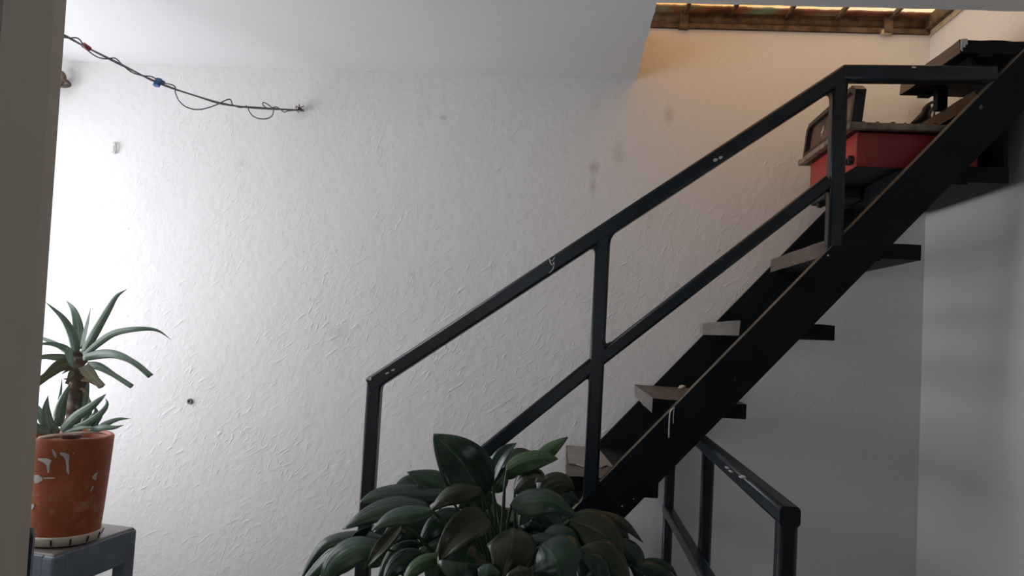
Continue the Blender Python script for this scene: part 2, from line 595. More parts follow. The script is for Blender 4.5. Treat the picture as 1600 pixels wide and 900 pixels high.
# ------------------------------------------------------------------ skylight over the stair opening
sky = thing('skylight', 'rusty framed skylight of dirty glass panes above the stair opening', 'skylight', (0.65, 2.6, TOP))
ZG = 2.462
bm = bmesh.new()
add_box(bm, SX - 0.1, RIGHT + 0.05, BACK - 0.012, BACK + 0.14, TOP + 0.001, TOP + 0.016)
obj('frame_rail', bm, M['rusty_frame'], sky)
bm = bmesh.new()
add_tube(bm, [(SX - 0.1, BACK + 0.016, TOP + 0.036), (0.5, BACK + 0.016, TOP + 0.037), (RIGHT + 0.05, BACK + 0.016, TOP + 0.035)], 0.022, 12)
obj('rusty_pipe', bm, M['rusty_frame'], sky)
bm = bmesh.new()
add_box(bm, SX - 0.1, RIGHT + 0.05, BACK - 0.004, BACK + 0.05, ZG - 0.010, ZG - 0.001)
obj('frame_rail', bm, M['rusty_frame'], sky)
bm = bmesh.new()
add_box(bm, RIGHT - 0.02, RIGHT + 0.12, 1.7, BACK + 0.02, TOP + 0.014, ZG)
obj('side_rail', bm, M['rusty_frame'], sky)
bars_px = [1070, 1142, 1228, 1307, 1388]
bx = [at(p, 27, BACK).x for p in bars_px]
for x in bx:
    bm = bmesh.new()
    add_box(bm, x - 0.006, x + 0.006, 1.75, BACK + 0.01, ZG - 0.016, ZG - 0.001, bev=0.002)
    obj('glazing_bar', bm, M['rusty_frame'], sky)
edges = [SX - 0.1] + bx + [RIGHT + 0.04]
for i, (a, b) in enumerate(zip(edges, edges[1:])):
    bm = bmesh.new()
    add_box(bm, a + 0.001, b - 0.001, 1.75, BACK + 0.045, ZG, ZG + 0.004)
    obj('pane', bm, M['pane'], sky)
for px in (1068, 1386):
    x = at(px, 40, BACK).x
    bm = bmesh.new()
    add_box(bm, x - 0.014, x + 0.014, BACK - 0.020, BACK + 0.01, TOP + 0.006, TOP + 0.048, bev=0.004)
    add_bar(bm, (x - 0.012, BACK - 0.014, TOP + 0.05), (x - 0.002, BACK - 0.012, ZG - 0.004), 0.010, 0.010)
    add_bar(bm, (x + 0.012, BACK - 0.014, TOP + 0.05), (x + 0.002, BACK - 0.012, ZG - 0.004), 0.010, 0.010)
    add_box(bm, x - 0.018, x + 0.016, BACK - 0.024, BACK + 0.01, TOP - 0.004, TOP + 0.010, bev=0.003)
    obj('clamp', bm, M['rusty_frame'], sky)
x = at(1384, 53, BACK).x
bm = bmesh.new()
add_box(bm, x - 0.020, x + 0.018, BACK - 0.022, BACK + 0.01, TOP - 0.006, TOP + 0.010, bev=0.004)
for v in bm.verts:
    v.co += Vector((noise.noise(v.co * 60), 0, noise.noise(v.co * 60 + Vector((5, 0, 0))))) * 0.005
obj('mortar_lump', bm, M['cream'], sky)

# ------------------------------------------------------------------ staircase
YN0, YN1 = 2.003, 2.036          # near stringer
YF0, YF1 = 2.580, 2.599          # far stringer, on the wall
st = thing('staircase', 'black steel stair with weathered plank treads and tube handrail rising along the white wall', 'staircase', (-0.8, 2.3, FLOOR))
SL = 1.143


def stringer(y0, y1, x0, x1, zoff, hv):
    """sloping flat bar; the top faces get the dusty material"""
    bm = bmesh.new()
    def zt(x): return 0.903 + zoff + SL * (x - 0.04)
    pts = []
    xb = x0
    zb = zt(x0) - hv
    lo = []
    if zb < FLOOR:
        lo = [(x0, FLOOR), (x0 + (FLOOR - zb) / SL, FLOOR)]
        prof = [(x0, zt(x0))] + [(x1, zt(x1)), (x1, zt(x1) - hv)] + [lo[1], lo[0]]
    else:
        prof = [(x0, zt(x0)), (x1, zt(x1)), (x1, zt(x1) - hv), (x0, zb)]
    a = [bm.verts.new((p[0], y0, p[1])) for p in prof]
    b = [bm.verts.new((p[0], y1, p[1])) for p in prof]
    n = len(prof)
    top = None
    for i in range(n):
        f = bm.faces.new((a[i], a[(i + 1) % n], b[(i + 1) % n], b[i]))
        if i == 0:
            top = f
    bm.faces.new(a[::-1])
    bm.faces.new(b)
    top.material_index = 1
    es = [e for e in top.edges]
    bmesh.ops.bevel(bm, geom=es, offset=0.0035, segments=2, affect='EDGES', profile=0.5, material=1)
    return bm


near_end = RIGHT - 0.003
obj('stringer', stringer(YN0, YN1, -0.845, near_end, 0.0, 0.160), [M['steel'], M['dusty']], st)
obj('stringer', stringer(YF0, YF1, -0.845, near_end, 0.0, 0.160), [M['steel'], M['steel']], st)


def tread(i, x0, zt, depth=0.240, th=0.042, tilt=0.0, top='wood', nose='wood_grey', y0=None, y1=None):
    """plank (wood on top and nosing, black below) plus the steel seat that carries it"""
    r = random.Random(100 + i)
    ya = YN1 if y0 is None else y0
    yb = YF0 if y1 is None else y1
    x1 = min(x0 + depth, RIGHT - 0.002)
    bm = bmesh.new()
    nx, ny = 7, 16
    grid = {}
    for k, zz in ((0, 0.0), (1, -th)):
        for a in range(nx + 1):
            for b in range(ny + 1):
                x = x0 + (x1 - x0) * a / nx
                y = ya + (yb - ya) * b / ny
                z = zt + zz + tilt * (y - ya)
                if k == 0:
                    z -= 0.0025 * (0.5 + noise.noise(Vector((x * 30, y * 9, i * 3.1))))
                if a == 0:
                    x += 0.004 * noise.noise(Vector((y * 14, i * 1.7, zz * 40)))
                grid[k, a, b] = bm.verts.new((x, y, z))
    def q(vs, mi):
        bm.faces.new(vs).material_index = mi
    for a in range(nx):
        for b in range(ny):
            q((grid[0, a, b], grid[0, a + 1, b], grid[0, a + 1, b + 1], grid[0, a, b + 1]), 0)
            q((grid[1, a, b], grid[1, a, b + 1], grid[1, a + 1, b + 1], grid[1, a + 1, b]), 1)
    for b in range(ny):
        q((grid[0, 0, b], grid[0, 0, b + 1], grid[1, 0, b + 1], grid[1, 0, b]), 2)
        q((grid[0, nx, b], grid[1, nx, b], grid[1, nx, b + 1], grid[0, nx, b + 1]), 1)
    for a in range(nx):
        q((grid[0, a, 0], grid[1, a, 0], grid[1, a + 1, 0], grid[0, a + 1, 0]), 1)
        q((grid[0, a, ny], grid[0, a + 1, ny], grid[1, a + 1, ny], grid[1, a, ny]), 1)
    t = obj('tread', bm, [M[top], M['steel'], M[nose]], st)
    # steel seats under both ends
    for (p, s) in ((ya, 1), (yb, -1)):
        bm = bmesh.new()
        za = zt - th + tilt * (p - ya) - 0.001
        add_box(bm, x0 + 0.05, x1 - 0.10, min(p, p + s * 0.035), max(p, p + s * 0.035), za - 0.006, za)
        obj('seat_angle', bm, M['steel'], t)
    return t


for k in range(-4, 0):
    tread(k, 0.013 + 0.2125 * k, 0.978 + 0.2175 * k, top='wood_dark', nose='wood_dark')  # lower treads in a darker wood tone than the rest
t1 = tread(0, 0.013, 0.978, top='wood_x')
t2 = tread(1, 0.228, 1.193, th=0.040)
t3 = tread(2, 0.443, 1.408, th=0.040)
t4 = tread(3, 0.652, 1.628, nose='wood')
t5 = tread(4, 0.864, 1.836, nose='steel')
bm = bmesh.new()
add_box(bm, 1.094, 1.103, YN1 + 0.004, YF0 - 0.002, 1.837, 2.018)
obj('riser', bm, M['steel'], st)
t6 = tread(5, 1.055, 2.060, th=0.040, nose='wood')
# short upper tread in the corner, carried by a post standing on the tread below
t7 = tread(6, 0.964, 2.160, th=0.036, y0=2.015, y1=2.37, nose='wood')
# smooth grey veneer still clinging to the lowest visible tread, and the black-painted rest of it
def zat(px, py, z):
    d = Vector((px - 800.0, 450.0 - py, FPX))
    w = Vector((d.dot(AX), d.dot(AY), d.dot(AZ)))
    return EYE + w * ((z - EYE.z) / w.z)
bm = bmesh.new()
add_slab(bm, [zat(x, y, 0.980)[:2] for x, y in ((887, 698), (935, 698), (937, 703), (945, 713), (958, 729), (948, 727), (940, 730), (930, 727), (922, 730), (912, 729), (900, 725), (888, 724))], 0.9782, 0.9810)
obj('veneer', bm, M['veneer'], t1)
bm = bmesh.new()
add_slab(bm, [zat(x, y, 0.980)[:2] for x, y in ((938, 698), (1000, 698), (1000, 728), (966, 728), (959, 729), (946, 713), (938, 703))], 0.9782, 0.9800)
obj('black_sheet', bm, M['steel'], t1)
bm = bmesh.new()
add_box(bm, 1.038, 1.066, 2.29, 2.318, 2.061, 2.122)
obj('support_post', bm, M['steel'], st)
bm = bmesh.new()
add_bar(bm, (1.00, 2.06, 2.122), (1.062, 2.06, 2.02), 0.05, 0.012, up=Vector((1, 0, 0.5)))
obj('bracket', bm, M['steel'], st)
# dried paint running over the corner of the upper tread
bm = bmesh.new()
for (dx, w, z0, z1) in ((0.000, 0.006, 2.131, 2.160), (0.006, 0.006, 2.138, 2.161), (0.012, 0.005, 2.145, 2.161), (0.003, 0.003, 2.128, 2.140)):
    add_box(bm, 0.966 + dx, 0.966 + dx + w, 2.0125, 2.0155, z0, z1, bev=0.001)
obj('paint_drip', bm, M['white_paint'], t7)

TW = 0.038
YR = 2.020


def tube(name, a, b, parent, w=TW, rad=0.007, m='tube'):
    bm = bmesh.new()
    add_bar(bm, a, b, w, w, up=Vector((0, -1, 0)), rad=rad, seg=4)
    return obj(name, bm, M[m], parent)


def zs(x):
    return 0.903 + SL * (x - 0.04)


H0 = at(581, 600, YR)
H1 = at(1318, 116, YR)
H2 = at(1552, 118, YR)
pL = Vector((-0.504, YR, 0)); pM = Vector((0.078, YR, 0)); pR = Vector((0.667, YR, 0))
def hz(x): return H0.z + (H1.z - H0.z) * (x - H0.x) / (H1.x - H0.x)
top_a = Vector((pL.x - 0.012, YR, hz(pL.x - 0.012)))
tube('handrail', top_a, H1 + Vector((0.006, 0, 0.004)), st, TW + 0.0016)
tube('handrail', H1 + Vector((-0.004, 0, 0)), H2, st, TW + 0.0030)
tube('post', (pL.x, YR, zs(pL.x) - 0.01), (pL.x, YR, hz(pL.x) - 0.004), st)
tube('post', (pM.x, YR, zs(pM.x) - 0.01), (pM.x, YR, hz(pM.x)), st)
tube('post', (pR.x, YR, zs(pR.x) - 0.01), (pR.x, YR, hz(pR.x)), st)
m0 = at(745, 716, YR); m1 = at(926, 570, YR); m2 = at(1294, 284, YR)
dirm = (m1 - m0) / (m1.x - m0.x)
ml = m0 + dirm * (pL.x - m0.x)
tube('mid_rail', ml, m1 + dirm * 0.004, st, TW - 0.0016)
tube('mid_rail', m1, m2, st, TW - 0.0030)
# weld fillets where the tubes meet
def fillet(corner, d1, d2, r, parent, th=0.027):
    """concave web filling the corner between two directions (x, z)"""
    d1 = Vector((d1[0], 0, d1[1])).normalized(); d2 = Vector((d2[0], 0, d2[1])).normalized()
    c = Vector((corner[0], YR, corner[1]))
    a, b = c + d1 * r, c + d2 * r
    arc = []
    for k in range(7):
        t = k / 6
        arc.append(a * (1 - t) ** 2 + c * 2 * t * (1 - t) * 1.0 + b * t * t)
    back = c - (d1 + d2).normalized() * 0.012
    prof = [back + d1 * r, *arc, back + d2 * r, back]
    bm = bmesh.new()
    f = [bm.verts.new(p - Vector((0, th / 2, 0))) for p in prof]
    g = [bm.verts.new(p + Vector((0, th / 2, 0))) for p in prof]
    n = len(prof)
    for k in range(n):
        bm.faces.new((f[k], f[(k + 1) % n], g[(k + 1) % n], g[k]))
    bm.faces.new(f[::-1]); bm.faces.new(g)
    obj('weld', bm, M['tube'], parent)


hd = (1.0, (H1.z - H0.z) / (H1.x - H0.x))
md_ = (1.0, dirm.z)
hw_ = TW / 2
def under(x, line_z, slope): return line_z - hw_ * math.sqrt(1 + slope * slope)
for (px_, rr) in ((pM.x, 0.026), (pR.x, 0.024)):
    for sg in (-1, 1):
        if px_ == pR.x and sg == 1:
            fillet((px_ + hw_, H1.z - hw_), (1, 0), (0, -1), 0.014, st)
            continue
        xx = px_ + sg * hw_
        fillet((xx, under(xx, hz(xx), hd[1])), (sg, sg * hd[1]), (0, -1), rr, st)
fillet((pL.x + hw_, under(0, hz(pL.x + hw_), hd[1])), (1, hd[1]), (0, -1), 0.012, st)
fillet((pM.x + hw_, m1.z + dirm.z * (pM.x + hw_ - m1.x) + hw_ * 1.28), (1, dirm.z), (0, 1), 0.018, st)
fillet((pM.x - hw_, m1.z + dirm.z * (pM.x - hw_ - m1.x) - hw_ * 1.28), (-1, -dirm.z), (0, -1), 0.014, st)
fillet((pR.x - hw_, m1.z + dirm.z * (pR.x - hw_ - m1.x) - hw_ * 1.28), (-1, -dirm.z), (0, -1), 0.018, st)
for px_ in (pM.x, pR.x):
    fillet((px_ + hw_, zs(px_ + hw_)), (1, SL), (0, 1), 0.014, st)
    fillet((px_ - hw_, zs(px_ - hw_)), (-1, -SL), (0, 1), 0.010, st)


# small chips and drips of pale paint on the steelwork
def chip(px, py, w, h, ang, y, parent, mat='white_paint'):
    c = at(px, py, y)
    s = y / FPX
    bm = bmesh.new()
    n = 9
    vs = []
    for k in range(n):
        a = 2 * math.pi * k / n
        rr = 0.75 + 0.35 * random.random()
        dx, dz = math.cos(a) * w * s * rr * 0.5, math.sin(a) * h * s * rr * 0.5
        ca, sa = math.cos(ang), math.sin(ang)
        vs.append((c.x + dx * ca - dz * sa, c.z + dx * sa + dz * ca))
    f = [bm.verts.new((v[0], y, v[1])) for v in vs]
    g = [bm.verts.new((v[0], y + 0.002, v[1])) for v in vs]
    for k in range(n):
        bm.faces.new((f[k], f[(k + 1) % n], g[(k + 1) % n], g[k]))
    bm.faces.new(f[::-1]); bm.faces.new(g)
    return obj('paint_chip', bm, M[mat], parent)


yc = YR - TW / 2 - 0.0030
for a in ((605, 583, 8, 3, 0.5), (614, 578, 7, 3, 0.5), (578, 592, 5, 7, 0), (1118, 250, 8, 6, 0.4), (1126, 246, 7, 5, 0.4), (1428, 105, 7, 3, 0.0), (1294, 399, 3, 3, 0)):
    chip(*a, yc, st)
for a in ((972, 791, 2.5, 2.5, 0), (990, 780, 2, 2, 0), (1533, 167, 6, 8, 0), (1556, 120, 4, 6, 0)):
    chip(*a, YN0 - 0.0012, st, 'white_paint' if a[0] < 1000 else 'dusty')
# two strings of dried paint hanging from the top edge of the near stringer
bm = bmesh.new()
for pts, r in (([(1054, 637), (1048, 642), (1046, 655), (1045, 684)], 0.0022), ([(1053, 640), (1052, 650), (1052, 662)], 0.0013)):
    add_tube(bm, smooth_path([at(p[0], p[1], YN0 - 0.003) for p in pts], 5), r, 6)
obj('paint_string', bm, M['white_paint'], st)
# grey thread knotted round the handrail
bm = bmesh.new()
add_tube(bm, smooth_path([at(p[0], p[1], yc - 0.001) for p in ((867, 402), (862, 408), (858, 404), (862, 414), (866, 409), (864, 420), (858, 427))], 5), 0.0011, 5)
obj('knotted_thread', bm, M['white_paint'], st)

# flakes lying on the treads
def chunk(name, p, size, seed, mat):
    bm = bmesh.new()
    bmesh.ops.create_icosphere(bm, subdivisions=1, radius=size)
    for v in bm.verts:
        v.co *= 0.75 + 0.5 * noise.noise(v.co * (1.4 / size) + Vector((seed, 0, 0)))
        v.co.z *= 0.75
    zmin = min(v.co.z for v in bm.verts)
    for v in bm.verts:
        v.co += Vector(p) - Vector((0, 0, zmin))
    return obj(name, bm, M[mat], None)


p = at(1066, 607, 2.45)
tag(chunk('plaster_chip', (p.x, p.y, 1.1925), 0.016, 2.0, 'stone'), 'ochre crumb of plaster lying on the second visible plank tread', 'rubble')

# ------------------------------------------------------------------ guard rail of the lower level, beyond the stair
GX = 0.372
gr = thing('guard_rail', 'black tube guard rail standing on the floor below the stair, level top rail', 'railing', (GX, 1.9, FLOOR))
tube('top_rail', (GX + 0.003, 2.598, 1.079), (GX - 0.007, 1.264, 1.079), gr, 0.0325)
tube('mid_rail', (GX - 0.018, 2.598, 0.790), (GX - 0.012, 1.28, 0.790), gr, 0.032)
for x, y in ((0.355, 2.575), (0.386, 2.09), (0.364, 1.28)):
    tube('post', (x, y, FLOOR), (x, y, 1.068), gr, 0.031)
for (px, py, w, h, a) in ((1142, 737, 6, 4, -0.7), (1136, 731, 4, 3, -0.7), (1158, 746, 3, 8, -0.4), (1162, 745, 2, 8, -0.4)):
    c = None
    # chips on the top face of the rail
    d = Vector((px - 800.0, 450.0 - py, FPX))
    w3 = Vector((d.dot(AX), d.dot(AY), d.dot(AZ)))
    k = (1.079 + 0.0165 - EYE.z) / w3.z
    q = EYE + w3 * k
    bm = bmesh.new()
    add_box(bm, q.x - 0.003, q.x + 0.003, q.y - 0.010, q.y + 0.010, q.z - 0.0005, q.z + 0.0012, bev=0.0005)
    obj('paint_chip', bm, M['white_paint'], gr)

# ------------------------------------------------------------------ red metal box on the upper tread
rb = thing('metal_box', 'red metal box with tarnished rim and rusty upright end tray on an upper tread', 'box', (0.9, 2.3, 1.836))
bm = bmesh.new()
bx0, bx1, by0, by1, bz0, bz1 = 0.745, 1.06, 2.10, 2.50, 1.837, 1.933
add_box(bm, bx0, bx1, by0, by1, bz0, bz1, bev=0.004)
bmesh.ops.recalc_face_normals(bm, faces=bm.faces[:])
for f in bm.faces:
    if f.normal.z < -0.9:
        f.material_index = 1  # underside black, unlike the red sides
obj('body', bm, [M['red'], M['black']], rb)
bm = bmesh.new()     # raised panel border on the long face
for (a, b, c, d) in ((0.772, 1.04, 1.846, 1.848), (0.772, 1.04, 1.917, 1.919), (0.772, 0.774, 1.846, 1.919), (1.038, 1.04, 1.846, 1.919)):
    add_box(bm, a, b, by0 - 0.0015, by0 + 0.001, c, d)
obj('panel_ridge', bm, M['red'], rb)
bm = bmesh.new()
add_box(bm, 0.716, 1.075, 2.072, 2.090, 1.934, 1.952, bev=0.002)
add_box(bm, 0.716, 1.075, 2.520, 2.536, 1.934, 1.952, bev=0.002)
add_box(bm, 0.716, 0.734, 2.090, 2.520, 1.934, 1.950, bev=0.002)
add_box(bm, 1.057, 1.075, 2.090, 2.520, 1.934, 1.950, bev=0.002)
obj('rim', bm, M['rim'], rb)
bm = bmesh.new()
add_box(bm, 0.734, 1.057, 2.090, 2.520, 1.934, 1.940)
obj('grate_tray', bm, M['black'], rb)
# crumbs of rust and food soot along the rim
for k in range(9):
    x = 0.76 + 0.035 * k + random.uniform(-0.01, 0.01)
    s = random.uniform(0.003, 0.006)
    bm = bmesh.new()
    add_box(bm, x - s, x + s, 2.075, 2.088, 1.951, 1.953 + s * 0.6, bev=0.001)
    obj('rust_crumb', bm, M['rust'], rb)
# the upright end tray: a shallow pan standing on the rim
tilt = 0.10
bm = bmesh.new()
prof = [(2.085, 1.951), (2.515, 1.951), (2.515, 2.045), (2.495, 2.062), (2.120, 2.066), (2.085, 2.045)]
inner = [(2.103, 1.966), (2.497, 1.966), (2.497, 2.036), (2.485, 2.048), (2.127, 2.050), (2.103, 2.036)]
def pt(y, z, x): return bm.verts.new((x + (z - 1.951) * tilt, y, z))
A = [pt(y, z, 0.724) for y, z in prof]; B = [pt(y, z, 0.724) for y, z in inner]
C = [pt(y, z, 0.738) for y, z in inner]; D = [pt(y, z, 0.752) for y, z in prof]
n = len(prof)
for i in range(n):
    j = (i + 1) % n
    bm.faces.new((A[i], A[j], B[j], B[i])).material_index = 0
    bm.faces.new((B[i], B[j], C[j], C[i])).material_index = 0
    bm.faces.new((A[i], D[i], D[j], A[j])).material_index = 0
bm.faces.new(C).material_index = 1
bm.faces.new(D[::-1]).material_index = 0
obj('end_tray', bm, [M['black'], M['rust']], rb)
bm = bmesh.new()
c = at(1284, 208, 2.38)
add_bar(bm, (0.7415, 2.385, 1.995), (0.7425, 2.37, 2.022), 0.002, 0.004)
add_bar(bm, (0.7415, 2.39, 2.006), (0.7418, 2.365, 2.010), 0.002, 0.003)
obj('scratch', bm, M['white_paint'], rb)
bm = bmesh.new()
add_box(bm, 0.748, 0.858, 2.36, 2.50, 1.797, 1.836, bev=0.006)
add_box(bm, 0.752, 0.768, 2.43, 2.446, 1.782, 1.798, bev=0.004)
obj('drip_pan', bm, M['black'], rb)
bm = bmesh.new()
add_box(bm, 0.735, 0.746, 2.112, 2.150, 1.855, 1.866, bev=0.003)
add_box(bm, 0.732, 0.746, 2.118, 2.128, 1.848, 1.872, bev=0.002)
add_box(bm, 0.732, 0.746, 2.138, 2.146, 1.850, 1.868, bev=0.002)
obj('latch', bm, M['black'], rb)
# bent dark wire loops lying on the stringer above the box
bm = bmesh.new()
pts = [at(p[0], p[1], 2.555) for p in ((1428, 190), (1440, 180), (1445, 168), (1456, 160), (1463, 163), (1455, 172), (1452, 182), (1458, 186), (1462, 176), (1466, 168))]
add_tube(bm, smooth_path(pts, 6), 0.005, 6)
tag(obj('bent_wire', bm, M['black']), 'bent black wire loops at the wall just beyond the red metal box', 'wire')

# ------------------------------------------------------------------ stool with the aloe pot
def zat(px, py, z):
    d = Vector((px - 800.0, 450.0 - py, FPX))
    w = Vector((d.dot(AX), d.dot(AY), d.dot(AZ)))
    return EYE + w * ((z - EYE.z) / w.z)


ZT = 0.812
c0 = zat(86, 868, ZT)          # near corner of the top
c1 = zat(216, 823, ZT)         # right corner
ex = (c1 - c0); ex.z = 0
side = ex.length
ex.normalize()
ey = Vector((-ex.y, ex.x, 0))
if ey.x > 0:
    ey = -ey
S = 0.30
cen = c0 + ex * side / 2 + ey * S / 2
sto = thing('stool', 'slate grey painted metal stool carrying the terracotta aloe pot', 'stool', (cen.x, cen.y, FLOOR))


def sbox(bm, u0, u1, v0, v1, z0, z1, bev=0.0, mi=0):
    vs = add_box(bm, 0, 1, 0, 1, 0, 1)
    for v in vs:
        u = u0 + (u1 - u0) * v.co.x; w = v0 + (v1 - v0) * v.co.y; z = z0 + (z1 - z0) * v.co.z
        p = c0 + ex * u + ey * w
        v.co = Vector((p.x, p.y, z))
    for f in set(f for v in vs for f in v.link_faces):
        f.material_index = mi
    if bev:
        es = set(e for v in vs for e in v.link_edges)
        bmesh.ops.bevel(bm, geom=list(es), offset=bev, segments=3, affect='EDGES', profile=0.5)


bm = bmesh.new()
sbox(bm, 0.004, side - 0.004, 0.004, S - 0.004, ZT - 0.018, ZT, 0.006)
obj('stool_top', bm, M['stool_top'], sto)
for (u0, u1, v0, v1) in ((0.03, side - 0.03, 0, 0.012), (0.03, side - 0.03, S - 0.012, S), (0, 0.012, 0.03, S - 0.03), (side - 0.012, side, 0.03, S - 0.03)):
    bm = bmesh.new()
    sbox(bm, u0, u1, v0, v1, ZT - 0.080, ZT - 0.004, 0.003)
    obj('apron', bm, M['stool'], sto)
for (u, v) in ((0, 0), (side - 0.038, 0), (0, S - 0.038), (side - 0.038, S - 0.038)):
    bm = bmesh.new()
    sbox(bm, u, u + 0.038, v, v + 0.038, FLOOR, ZT - 0.003, 0.009)
    obj('leg', bm, M['stool'], sto)

# potted aloe
pc = zat(97, 836, ZT + 0.024)
YA = pc.y + 0.048
pc = Vector((at(99, 800, YA).x, YA, ZT))
al = thing('potted_aloe', 'aloe with a bare brown trunk in a paint-splashed terracotta pot on ivory saucer', 'plant', (pc.x, pc.y, ZT))
PH = 0.240
RT = abs((at(174, 690, YA) - at(99, 690, YA)).x) * 0.80
RB = abs((at(163, 815, YA) - at(99, 815, YA)).x) * 0.81
bm = bmesh.new()
add_lathe(bm, [(RB - 0.012, 0.001), (RB + 0.001, 0.004), (RB + 0.006, 0.022), (RB + 0.003, 0.025), (RB - 0.002, 0.020), (RB - 0.010, 0.008), (0.02, 0.007)], pc, 56)
obj('saucer', bm, M['saucer'], al)
for k in range(14):      # dark slots round the saucer
    a = 2 * math.pi * (k + 0.3) / 14
    d = Vector((math.cos(a), math.sin(a), 0))
    bm = bmesh.new()
    add_bar(bm, pc + d * (RB + 0.0015) + Vector((0, 0, 0.007)), pc + d * (RB + 0.0058) + Vector((0, 0, 0.020)), 0.003, 0.004, up=d)
    obj('slot', bm, M['black'], al)
bm = bmesh.new()
prof = [(RB - 0.012, 0.010), (RB - 0.003, 0.013), (RB, 0.022)]
for k in range(1, 9):
    t = k / 9
    prof.append((RB + (RT - RB) * (t ** 0.8), 0.022 + (PH - 0.03) * t))
prof += [(RT, PH - 0.004), (RT - 0.003, PH), (RT - 0.010, PH), (RT - 0.013, PH - 0.004), (RT - 0.016, PH - 0.03), (RT - 0.02, PH - 0.05)]
add_lathe(bm, prof, pc, 64)
obj('pot', bm, M['pot'], al)
bm = bmesh.new()
add_lathe(bm, [(0.005, PH - 0.022), (RT * 0.5, PH - 0.016), (RT - 0.014, PH - 0.020)], pc, 40)
for v in bm.verts:
    v.co.z += 0.004 * noise.noise(v.co * 60)
obj('soil', bm, M['soil'], al)


# white paint splashes on the pot: thin raised skins that follow its surface
def splash(pts, parent):
    bm = bmesh.new()
    prev = None
    for (px, py, w) in pts:
        def hit(qx):
            d = Vector((qx - 800.0, 450.0 - py, FPX))
            w3 = Vector((d.dot(AX), d.dot(AY), d.dot(AZ)))
            z = at(qx, py, YA - RT).z
            t = max(0, min(1, (z - ZT - 0.022) / (PH - 0.03)))
            rr = RB + (RT - RB) * (t ** 0.8) + 0.0010
            A_ = w3.x ** 2 + w3.y ** 2
            B_ = 2 * (w3.x * (EYE.x - pc.x) + w3.y * (EYE.y - pc.y))
            C_ = (EYE.x - pc.x) ** 2 + (EYE.y - pc.y) ** 2 - rr * rr
            disc = max(0, B_ * B_ - 4 * A_ * C_)
            return EYE + w3 * ((-B_ - math.sqrt(disc)) / (2 * A_))
        row = [bm.verts.new(hit(px - w / 2)), bm.verts.new(hit(px)), bm.verts.new(hit(px + w / 2))]
        if prev:
            for k in range(2):
                bm.faces.new((prev[k], prev[k + 1], row[k + 1], row[k]))
        prev = row
    return obj('paint_splash', bm, M['white_paint'], parent)


for s in (
    [(66, 716, 14), (70, 719, 22), (73, 722, 12), (75, 727, 5), (75.5, 734, 3.5), (75, 739, 2)],
    [(97, 707, 8), (101, 710, 14), (104, 714, 9), (105, 720, 5), (105.5, 728, 4), (106, 735, 4), (107, 741, 2)],
    [(82, 702, 2), (84, 706, 4), (86, 711, 5), (87, 715, 2)],
    [(57, 742, 6), (59, 746, 12), (60, 750, 14), (57, 755, 6)],
    [(70, 746.0, 4), (76, 746.6, 22), (76, 747.8, 16), (70, 748.2, 4)],
    [(51, 788, 4), (50, 792, 6), (49, 796, 3)],
    [(152, 738, 2), (149, 742, 5), (147, 746, 7), (149, 750, 3)],
    [(146, 759, 2), (144, 763, 3), (142, 768, 2)],
):
    splash(s, al)


def add_aloe_leaf(bm, pts, wmax, thick=0.30, side_hint=None, roll=0.0, base=0.75, chopped=False):
    """fleshy tapering leaf along pts with a gutter on its upper face"""
    P = smooth_path(pts, 6)
    n = len(P) - 1
    view = (P[n // 2] - EYE).normalized()
    rings = []
    uvs = []
    last = None
    prof = [(-1, 0.15), (-0.6, 0.02), (0, -0.10), (0.6, 0.02), (1, 0.15), (0.75, -0.45), (0.3, -0.9), (-0.3, -0.9), (-0.75, -0.45)]
    for i, p in enumerate(P):
        t = i / n
        tg = (P[min(i + 1, n)] - P[max(i - 1, 0)]).normalized()
        s = tg.cross(view).normalized()
        nn = s.cross(tg).normalized()
        if last is None:
            flip = nn.z < 0
        else:
            flip = s.dot(last) < 0
        if flip:
            nn = -nn; s = -s
        last = s
        s2 = s * math.cos(roll) + nn * math.sin(roll)
        n2 = nn * math.cos(roll) - s * math.sin(roll)
        end = 0.55 if chopped else 0.03
        w = wmax * (base + (1 - base) * min(1, t / 0.25)) * max(end, (1 - t ** 1.9))
        rings.append([bm.verts.new(p + s2 * w * a + n2 * w * thick * 1.6 * b) for a, b in prof])
        uvs.append(t)
    uvl = bm.loops.layers.uv.verify()
    k = len(prof)
    for r in range(n):
        for j in range(k):
            j2 = (j + 1) % k
            f = bm.faces.new((rings[r][j], rings[r][j2], rings[r + 1][j2], rings[r + 1][j]))
            f.smooth = True
            for lp, (u, v) in zip(f.loops, ((prof[j][0], uvs[r]), (prof[j2][0], uvs[r]), (prof[j2][0], uvs[r + 1]), (prof[j][0], uvs[r + 1]))):
                lp[uvl].uv = (0.5 + u * 0.42, v)
    bm.faces.new(rings[0][::-1]); bm.faces.new(rings[-1])


